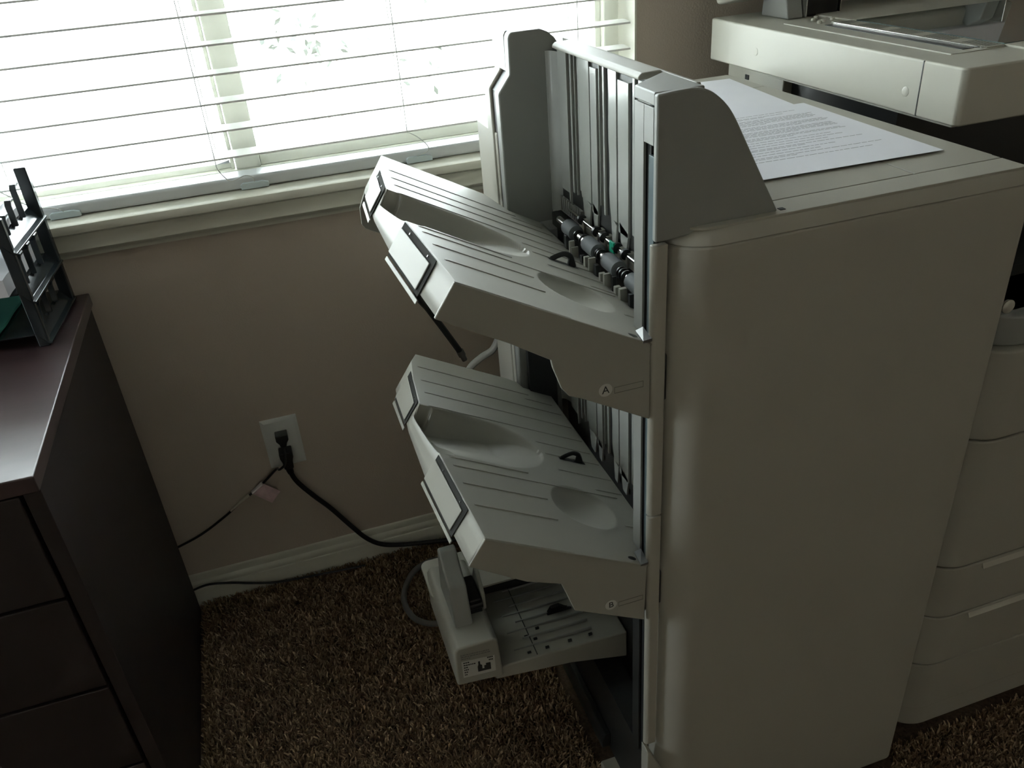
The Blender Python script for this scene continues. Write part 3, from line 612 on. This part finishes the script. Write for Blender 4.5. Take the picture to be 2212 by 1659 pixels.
def tray(z0, yb, letter, nm_label):
    t = bpy.data.objects.new('output_tray', None); COL.objects.link(t); t.parent = fin; t.location = (0, 0, 0)
    if nm_label: t['label'] = nm_label
    yF = .680; NY = 250; NU = 150; vs = []; fs = []
    for j in range(NY+1):
        y = yF+(yb-yF)*j/NY; l = uL(y, yb); r = .047 if y < 1.134 else interp(y, [(1.134, -.006), (1.150, -.012), (yb, -.030)])
        if y < .70: r = .047 if False else .0+.002
        for i in range(NU+1):
            u = l+(r-l)*i/NU; vs.append(TP(u, y, -depth(u, y), z0))
    for j in range(NY):
        for i in range(NU):
            a = j*(NU+1)+i; fs.append((a, a+1, a+NU+2, a+NU+1))
    top = MB().add(vs, fs)
    o = top.build('tray_surface', TRAY, t, recalc=False, ang=60)
    o.modifiers.new('solid', 'SOLIDIFY').thickness = .0022
    # raised ribs, one mesh each
    R_ = [(1.108, -.205, -.006), (1.061, -.210, .038), (1.021, -.214, .040), (.9805, -.2175, .042), (.8470, -.2215, -.105), (.8275, -.2215, .030), (.7895, -.219, -.098), (.7455, -.217, -.101),
          (.945, -.056, .040), (.915, -.052, .042), (.875, -.046, .044), (.840, .000, .044), (.7600, .008, .045), (.735, .016, .045), (.7200, .026, .045), (1.09, -.02, .032)]
    for y, a, b_ in R_:
        a0 = max(a, uL(y, yb)+.010); m = MB(); N = 2
        prof = [(-.0013, -.0004), (-.0008, .0009), (.0008, .0009), (.0013, -.0004)]
        vs = [TP(a0+.001, y+p, q*(.5), z0) for p, q in prof]+[TP(a0+.005, y+p, q, z0) for p, q in prof]+[TP(b_, y+p, q, z0) for p, q in prof]
        m.add(vs, [(0, 1, 2, 3), (11, 10, 9, 8)]+[(k*4+i, k*4+(i+1) % 4, (k+1)*4+(i+1) % 4, (k+1)*4+i) for k in (0, 1) for i in range(4)])
        m.build('rib', TRAY, t, smooth=False)
    # chamfered outer end with the finger notch
    vs = []; fs = []; NYc = 120; nx_, nz_ = -.58, -.815; Wf = lambda y: .0375+.0145*sstep((y-(yb-.16))/.14)
    def ch(y, s_):     # point on the chamfer, s_ 0..1 from the tray top edge down
        p = Vector(TP(uL(y, yb), y, 0, z0)); return p+Vector((nx_*Wf(y)*s_, 0, nz_*Wf(y)*s_))
    for j in range(NYc+1):
        y = yF+(yb-yF)*j/NYc
        s0 = 0
        if .850 < y < .980:
            q = (y-.850)/.130; s0 = .50*min(1, (1-(1-min(1, (1-q)*30))**2))*(q**.75 if q < .96 else 1)*1.1
        for k in range(4): vs.append(ch(y, s0+(1-s0)*k/3))
    for j in range(NYc):
        for k in range(3): a = j*4+k; fs.append((a, a+1, a+5, a+4))
    e = MB().add(vs, fs).build('end_chamfer', TRAY, t, recalc=False, ang=60); e.modifiers.new('solid', 'SOLIDIFY').thickness = .002; e.modifiers['solid'].offset = 1
    # inset stops with a dark gap and a ledge below
    for ya, yc2 in ((.732, .846), (.985, 1.085)):
        def quad(y0, y1, s0, s1, off, thk):
            nrm = Vector((-.815, 0, .58)); v0 = []
            for o2 in (off, off+thk):
                for yy, ss in ((y0, s0), (y1, s0), (y1, s1), (y0, s1)):
                    v0.append(ch(yy, ss)+nrm*o2)
            return MB().add(v0, [(0, 3, 2, 1), (4, 5, 6, 7), (0, 1, 5, 4), (1, 2, 6, 5), (2, 3, 7, 6), (3, 0, 4, 7)])
        gp = quad(ya, yc2, .015, 1.08, .0010, .0008).build('stop_recess', MATTE, t)
        quad(ya+.0075, yc2-.001, .20, .99, .0020, .0018).build('paper_stop', TRAY, t, bevel=.001, seg=2)
        quad(ya-.004, yc2+.002, 1.14, 1.27, .0, .002).build('stop_ledge', TRAY, t, bevel=.0008, seg=2)
        sc = MB()
        for yy in (ya+.02, yc2-.03): sc.lathe(ch(yy, .11)+Vector((-.815, 0, .58))*.0024, (-.815, 0, .58), [(0, .0012), (.0008, .0012)], 10)
        sc.build('screw', METAL, t)
    # front skirt
    zz = z0-.893
    if letter == 'A':
        sk = [(.1430, 1.0015), (.1205, .9695), (.1880, .9290), (.2307, .8999), (.2322, .8910), (.2404, .8648), (.2482, .8538), (.2631, .8462), (.3390, .8010), (.3390, .8935)]
    else:
        dz = z0-.893; sk = [(.1440, 1.0010+dz), (.1220, .9690+dz), (.1873, .6186), (.2283, .6003), (.2344, .5816), (.2437, .5511), (.3360, .4990), (.3390, .8935+dz)]
    MB().prism(sk, 'y', .6785, .6830).build('front_skirt', TRAY, t, bevel=.0012, seg=2)
    # machine side of the skirt
    sb = [(p[0], p[1]) for p in sk[-4:]] if letter == 'A' else [sk[-4], sk[-3], sk[-2], sk[-1]]
    hollow = MB()
    hx0, hx1 = (.2404, .3400); zt0, zt1 = sk[-2][1]+.05, 0
    A = TP(-.11, 0, -.006, z0); B = TP(.045, 0, -.006, z0)
    under = [(A[0], A[2]), (B[0], B[2]), (B[0], B[2]-.045), (sk[-2][0], sk[-2][1]+.010), (sk[-5][0]+.004, sk[-5][1]+.012) if letter == 'A' else (sk[-4][0]+.004, sk[-4][1]+.012)]
    hollow.prism(under, 'y', .6835, .755); hollow.prism(under, 'y', 1.05, 1.128); hollow.build('under_bracket', DARKP, t, bevel=.003)
    # back skirt
    dz = z0-.893
    pt_ = TP(uL(yb, yb), yb, 0, z0); pr2 = TP(-.031, yb, 0, z0)
    bs = [(pt_[0], pt_[2]), (pt_[0]+nx_*.052, pt_[2]+nz_*.052), (.1245, .918+dz), (.1235, .893+dz), (.1280, .886+dz), (.1600, .868+dz), (.26, .830+dz), (.30, .868+dz), (pr2[0], pr2[2])]
    MB().prism(bs, 'y', yb-.004, yb).build('back_skirt', TRAY, t, bevel=.001, seg=2)
    # sensor flag: a little black hoop
    f = MB(); pts = [TP(u, .9105, h, z0) for u, h in ((-.026, 0), (-.020, .006), (-.012, .0115), (-.004, .0115), (.001, .008), (.008, 0))]
    f.tube(spline(pts, 5), .0022, 8, flat=1.6); f.add([TP(u, y, h, z0) for y in (.9085, .9125) for u, h in ((-.004, .0095), (.001, .008), (.008, .0005), (-.001, .0005))], [(0, 1, 2, 3), (7, 6, 5, 4), (0, 4, 5, 1), (1, 5, 6, 2), (2, 6, 7, 3), (3, 7, 4, 0)])
    f.build('sensor_flag', BLACKP, t)
    MB().add([TP(u, y, .0004, z0) for u, y in ((-.030, .9125), (.014, .9125), (.014, .9055), (-.030, .9055))], [(0, 1, 2, 3)]).build('flag_slot', BLACKP, t, smooth=False)
    for (u, y, a_, b_) in ((-.018, .689, .006, .0035), (.026, .7095, .006, .003)):
        MB().add([TP(u+a_*math.cos(k*PI/8), y+b_*math.sin(k*PI/8), .0005, z0) for k in range(16)], [tuple(range(16))]).build('screw_hole', BLACKP, t, smooth=False)
    # small bright bracket where the tray meets the column
    br = MB(); br.add([(.3300, .6775, z0+.0062), (.3400, .6775, z0+.0070), (.3405, .700, z0+.0100), (.3320, .700, z0+.0075), (.3300, .6775, z0+.0032), (.3400, .6775, z0+.0036), (.3405, .700, z0+.006), (.3320, .700, z0+.004)], [(0, 1, 2, 3), (7, 6, 5, 4), (0, 4, 5, 1), (1, 5, 6, 2), (2, 6, 7, 3), (3, 7, 4, 0)])
    br.build('hinge_bracket', METAL, t)
    # letter badge
    lx, lz = (.2882, .8511) if letter == 'A' else (.2908, .5432)
    bd = MB().lathe((lx, .6783, lz), (0, -1, 0), [(0, .0076), (.0004, .0076)], 40).build('badge', WHITEI, t)
    text_mesh(letter, .0125, Matrix(((1, 0, 0, lx), (0, 0, -1, .6777), (0, 1, 0, lz), (0, 0, 0, 1))), 'badge_letter', DKINK, bd)
    fr_ = MB(); y_ = .6782
    x0, x1, za, zb = lx+.0100, lx+.0425, lz-.0068, lz+.0002
    for (a, b_, c, d) in ((x0, x1, za, za+.0004), (x0, x1, zb, zb+.0004), (x0, x0+.0004, za, zb), (x1, x1+.0004, za, zb+.0004)): fr_.box(a, b_, y_, y_+.0004, c, d)
    fr_.build('badge_outline', mat('faint_print', (96, 96, 92), .6, var=.02), t, smooth=False)
    return t
tray(.8930, 1.200, 'A', None)
tray(.5892, 1.155, 'B', None)
# dark body seen between and below the trays
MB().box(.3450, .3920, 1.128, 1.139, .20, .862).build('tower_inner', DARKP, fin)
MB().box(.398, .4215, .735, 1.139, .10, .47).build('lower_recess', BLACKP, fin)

# ---------------- booklet tray near the floor
bk = bpy.data.objects.new('booklet_tray', None); COL.objects.link(bk); bk.parent = fin
ts = MB(); ts.prism([(.175, .252), (.175, .2745), (.200, .2760), (.352, .2700), (.397, .268), (.397, .211), (.30, .236)], 'y', .862, 1.030); ts.build('tray_plate', TRAY, bk, bevel=.003)
for k in range(8):
    y = .885+k*.0185; x0 = .214+(.02 if k % 2 else 0)
    MB().box(x0, .345, y, y+.0022, .2725, .2772-.0004*k*.2).build('rib', HOOD, bk, bevel=.0004, seg=1)
MB().box(.2450, .2462, .866, 1.020, .2730, .2762).build('seam', DARKP, bk)
for x, y in ((.232, .872), (.238, .905), (.26, .915), (.262, .872), (.30, .872), (.335, .872), (.25, .895)):
    MB().box(x, x+.006, y, y+.003, .2730, .2768).build('slot', BLACKP, bk)
MB().prism([(.288, .2740), (.296, .287), (.310, .288), (.322, .278), (.332, .2740)], 'y', .936, .944).build('sensor_flag', BLACKP, bk, bevel=.001)
bxp = MB(); bxp.prism([(.114, .268), (.1165, .338), (.122, .3455), (.178, .3455), (.184, .340), (.188, .260)], 'y', .858, 1.045); bxp.build('stacker_box', TRAY, bk, bevel=.004)
tw_ = MB(); tw_.prism([(.897, .340), (.9135, .408), (.918, .413), (.930, .418), (.962, .446), (.972, .447), (.985, .40), (1.00, .340)], 'x', .1295, .1575); tw_.build('stacker_head', HOOD, bk, bevel=.004)
tw_ = MB(); tw_.prism([(.925, .340), (.925, .372), (.95, .395), (.965, .395), (.99, .340)], 'x', .1800, .1865); tw_.build('side_guide', TRAY, bk, bevel=.002)
MB().box(.1585, .179, .918, .975, .338, .372).build('stacker_gear', BLACKP, bk, bevel=.003)
MB().tube([(.1585, .925, .358), (.18, .925, .358)], .009, 16).build('stacker_gear', BLACKP, bk)
MB().prism(rrect(.112, .30, .992, 1.088, (.018, .004, .004, .014), 8), 'z', .318, .3225).build('rear_flap', BODY, bk, bevel=.001)
MB().box(.19, .39, 1.02, 1.04, .268, .317).build('flap_support', DARKP, bk)
# label on the front of the stacker box
lb = MB().add([(.1246, .8572, .2830), (.1755, .8572, .2786), (.1760, .8572, .3125), (.1245, .8572, .3182)], [(0, 1, 2, 3)])
lo = lb.build('instruction_label', WHITEI, bk, smooth=False); 
ic = MB(); yy = .8570
def P2(a, b_):    # label uv
    return (.1246+a*.0509, yy, .2830+b_*.0352-a*.0044-a*b_*.0015)
ic.add([P2(a, b_) for a, b_ in ((.46, .18), (.86, .18), (.86, .62), (.72, .62), (.72, .50), (.66, .50), (.66, .33), (.60, .33), (.60, .56), (.55, .62), (.55, .82), (.49, .82), (.49, .62), (.46, .50))], [tuple(range(14))]); ic.build('label_icon', DKINK, lo, smooth=False)
tx = MB(); r = random.Random(5)
for row, (a0, a1) in enumerate(((.05, .20), (.05, .40), (.05, .16), (.05, .18), (.05, .12), (.05, .12))):
    a = a0; b0 = .86-row*.145
    while a < a1: l = r.uniform(.03, .06); tx.add([P2(a, b0), P2(a+l, b0), P2(a+l, b0+.07), P2(a, b0+.07)], [(0, 1, 2, 3)]); a += l+.012
for row in (0, 1):
    a = .78+row*.04
    while a < .95: tx.add([P2(a, .90-row*.16), P2(a+.035, .90-row*.16), P2(a+.035, .99-row*.16), P2(a, .99-row*.16)], [(0, 1, 2, 3)]); a += .045
tx.build('label_print', DKINK, lo, smooth=False)
tx = MB()
for row, wdt in enumerate((.045, .043, .013)):
    a = 0
    while a < wdt: l = r.uniform(.0015, .0045); x = .1245+a; z = .3305-row*.0042-a*.10; tx.box(x, x+l, .8568, .8572, z, z+.0015); a += l+.001
tx.build('caption_print', mat('caption_print', (120, 120, 114), .6, var=.02), bk, smooth=False)

# base bar and stabiliser foot
MB().prism([(.340, .030), (.340, .050), (.346, .062), (.356, .062), (.356, .030)], 'y', .84, 1.28).build('base_rail', DARKP, fin, bevel=.002)
MB().box(.356, .40, .72, 1.28, .020, .17).build('base_side', DARKP, fin)
ft = MB(); ft.prism(rrect(.33, .402, .70, .826, (.004, .004, .004, .004), 4), 'z', .004, .020); ft.build('stabiliser_foot', BODY, fin, bevel=.003)
for x, y in ((.45, .80), (.73, .80), (.45, 1.2), (.73, 1.2)):
    MB().lathe((x-.01, y, .018), (1, 0, 0), [(0, .014), (.002, .018), (.018, .018), (.02, .014)], 20).build('caster', BLACKP, fin)
# hanging cables behind the trays
hc = thing('hanging_cable', (.24, 1.33, .72), 'dark cable with a metal tipped connector hanging behind the upper tray', 'cable')
MB().tube(spline([(.345, 1.30, .80), (.30, 1.33, .79), (.235, 1.345, .75), (.215, 1.35, .70), (.237, 1.38, .65), (.265, 1.395, .592), (.290, 1.40, .540)], 6), .0062, 10).build('cable', DARKP, hc)
MB().lathe((.290, 1.40, .541), (.34, 0, -.94), [(0, .0075), (.012, .0075), (.013, .0055), (.024, .0055)], 16).build('connector', METAL, hc)
wc = MB().tube(spline([(.352, 1.30, .66), (.354, 1.30, .63), (.347, 1.31, .600), (.333, 1.31, .577), (.310, 1.31, .566), (.286, 1.31, .548), (.273, 1.30, .52), (.28, 1.29, .44)], 6), .0085, 12, flat=.7)
tag(wc.build('sleeved_cable', WCORD, loc=(.33, 1.33, .58)), 'pale grey bent cable sleeve behind the finisher, between its trays', 'cable')
kc = MB().tube(spline([(.378, 1.32, .80), (.372, 1.36, .66), (.368, 1.37, .55), (.366, 1.37, .45), (.362, 1.36, .2), (.36, 1.34, .03)], 6), .0085, 10, flat=.45)
tag(kc.build('flat_cable', CORD, loc=(.37, 1.36, .5)), 'dark flat cable running straight down behind the finisher', 'cable')

# ================================================================== copier
cp = thing('copier', (1.2, 1.05, 0), 'large pale grey office copier with its scanner lid raised, right of the finisher', 'copier')
# scanner unit
SX0, SY0, SY1, SX1 = .8105, .8150, 1.408, 1.42
MB().prism(rrect(SX0, SX1, SY0, SY1, (.008, .008, .008, .008), 5), 'z', 1.0150, 1.0835).build('scanner_housing', SCAN, cp, bevel=.003, ang=60)
MB().box(SX0-.0004, SX0+.002, .8835, .8850, 1.0160, 1.0830).build('housing_seam', DARKP, cp)
for y, z in ((.908, 1.042), (1.2587, 1.0459)):
    MB().lathe((SX0+.0003, y, z), (-1, 0, 0), [(0, .0062), (.0006, .0062), (.0009, .0052)], 28).build('screw_cap', SCAN, cp)
# top bezel: raised ridge, slit glass, ruler, platen
MB().box(.8555, .8575, .890, 1.254, 1.0830, 1.0850).build('ridge', SCAN, cp, bevel=.0005)
MB().box(.859, .940, .891, 1.235, 1.0830, 1.0845).build('scan_bezel', SCAN, cp, bevel=.0005)
MB().box(.8870, .9050, .905, 1.190, 1.0844, 1.0853).build('slit_glass', mat('slit_glass_dark', (70, 72, 70), .35, var=.02), cp)
MB().box(.9060, .9100, .895, 1.200, 1.0844, 1.0870).build('chrome_strip', CHROME, cp, bevel=.0004)
rul = MB().box(.9130, .9420, .893, 1.198, 1.0844, 1.0862).build('size_ruler', SCAN, cp, bevel=.0004)
tk = MB()
for k in range(60):
    y = .898+k*.005
    if k % 14 in (9, 10, 11, 12): continue
    tk.box(.9160, .9400, y, y+.0010, 1.0861, 1.08645)
tk.build('ruler_marks', DARKP, rul, smooth=False)
MB().box(.9450, 1.385, .897, 1.190, 1.0838, 1.0846).build('platen_bay', BRUSH, cp)
MB().box(.9450, 1.385, .897, 1.190, 1.0850, 1.0868).build('platen_glass', mat('platen_glass', (96, 108, 108), .03, spec=1.0, coat=1.0, var=.02), cp)
MB().box(.943, 1.40, .84, .896, 1.083, 1.0862).build('platen_frame', SCAN, cp, bevel=.0006); MB().box(.943, 1.40, 1.191, 1.30, 1.083, 1.0862).build('platen_frame', SCAN, cp, bevel=.0006)
for x, y in ((.905, 1.245), (.922, 1.262), (.895, 1.215), (.93, 1.23), (.907, 1.223)):
    MB().lathe((x, y, 1.0843), (0, 0, 1), [(0, .004), (.0035, .004), (.0045, .0025)], 14).build('lid_bumper', SCAN, cp)
# raised lid and its hinges
ld = bpy.data.objects.new('document_lid', None); COL.objects.link(ld); ld.parent = cp
LA = math.radians(78)
def LP(x, a, t): return (x, 1.335+a*math.cos(LA)+t*math.sin(LA), 1.118+a*math.sin(LA)-t*math.cos(LA))
def lbox(x0, x1, a0, a1, t0, t1):
    vs = [LP(x, a, t) for t in (t0, t1) for x, a in ((x0, a0), (x1, a0), (x1, a1), (x0, a1))]
    return MB().add(vs, [(0, 3, 2, 1), (4, 5, 6, 7), (0, 1, 5, 4), (1, 2, 6, 5), (2, 3, 7, 6), (3, 0, 4, 7)])
lbox(.818, 1.41, 0, .44, .0, .075).build('lid_shell', SCAN, ld, bevel=.008)
lbox(.945, 1.39, .03, .40, -.014, .0).build('white_pad', PAPER, ld, bevel=.002)
lbox(.87, .935, .03, .34, -.006, .0).build('feeder_slot', BLACKP, ld, bevel=.001)
lbox(1.02, 1.09, .05, .30, -.020, -.014).build('feeder_flap', DARKP, ld, bevel=.002)
lbox(1.12, 1.25, .05, .16, -.020, -.014).build('feeder_flap', BLACKP, ld, bevel=.002)
for x0 in (.884, 1.30):
    h_ = MB().prism([(1.285, 1.0840), (1.292, 1.105), (1.300, 1.135), (1.33, 1.150), (1.36, 1.135), (1.365, 1.0840)], 'x', x0, x0+.030); h_.build('hinge', HOOD, cp, bevel=.003)
    MB().box(x0+.0305, x0+.0325, 1.280, 1.34, 1.084, 1.140).build('hinge_plate', CHROME, cp, bevel=.0006)
MB().box(.918, .986, 1.292, 1.325, 1.0840, 1.125).build('hinge_cover', BLACKP, cp, bevel=.003)
MB().box(.9865, .9880, 1.288, 1.30, 1.0840, 1.13).build('hinge_plate', CHROME, cp)
ww = MB().tube(spline([(1.10, 1.20, 1.092), (1.08, 1.15, 1.094), (1.065, 1.09, 1.092), (1.05, 1.07, 1.0905)], 6), .0022, 8)
# neck below the scanner and main body
nk = MB(); nk.box(.850, .868, 1.232, 1.405, .955, 1.0150); nk.build('neck_panel', SCAN, cp, bevel=.002)
MB().box(.851, .853, 1.3560, 1.3575, .96, 1.013).build('neck_seam', DARKP, cp)
MB().box(.8485, .8505, 1.335, 1.346, .985, .993).build('neck_vent', BLACKP, cp)
MB().prism([(1.05, 1.002), (1.16, 1.015), (1.16, 1.006), (1.05, .995)], 'x', .826, .845)
MB().box(.868, 1.40, .98, 1.40, .80, 1.0145).build('output_bay_wall', DARKP, cp)
MB().prism([(.829, 1.0115), (1.23, 1.0115), (1.236, 1.0148), (.822, 1.0148)], 'x', .816, .832).build('scanner_underlip', SCAN, cp, bevel=.002)
def crect(r, ins=0): return rrect(.8105+ins, 1.42, .690+ins, 1.40, (r, .01, .01, .01), 10)
MB().prism(crect(.055), 'z', .62, .757).build('body_upper', BODY, cp, bevel=.004, ang=60)
MB().prism(crect(.055, .010), 'z', .757, .800).build('body_shelf', HOOD, cp, bevel=.004, ang=60)
MB().box(.85, 1.41, .80, 1.38, .80, .815).build('output_bay_floor', DARKP, cp)
MB().lathe((.822, .695, .826), (0, -1, 0), [(0, .008), (.004, .009), (.006, .006)], 20).build('shelf_cap', SCAN, cp)
for z0, z1 in ((.390, .6175), (.287, .3875), (.180, .2845), (.075, .1775)):
    d = MB().prism(crect(.055), 'z', z0, z1).build('drawer', BODY, cp, bevel=.003, ang=60)
    if abs(z0-.287) < .01 or abs(z0-.180) < .01:
        MB().prism([(.686, z1-.012), (.690, z1-.003), (.700, z1-.003), (.700, z1-.012)], 'x', .90, 1.38).build('drawer_grip', SCAN, d, bevel=.001)
bm_ = crect(.060, .004); 
MB().prism(bm_, 'z', .020, .0735).build('base', BODY, cp, bevel=.008, ang=60)
MB().box(.84, 1.40, .72, 1.38, .03, .80).build('inner_frame', BLACKP, cp)
for x, y in ((.90, .76), (1.34, .76), (.90, 1.34), (1.34, 1.34)):
    MB().lathe((x-.01, y, .014), (1, 0, 0), [(0, .012), (.002, .014), (.018, .014), (.02, .012)], 20).build('caster', BLACKP, cp)
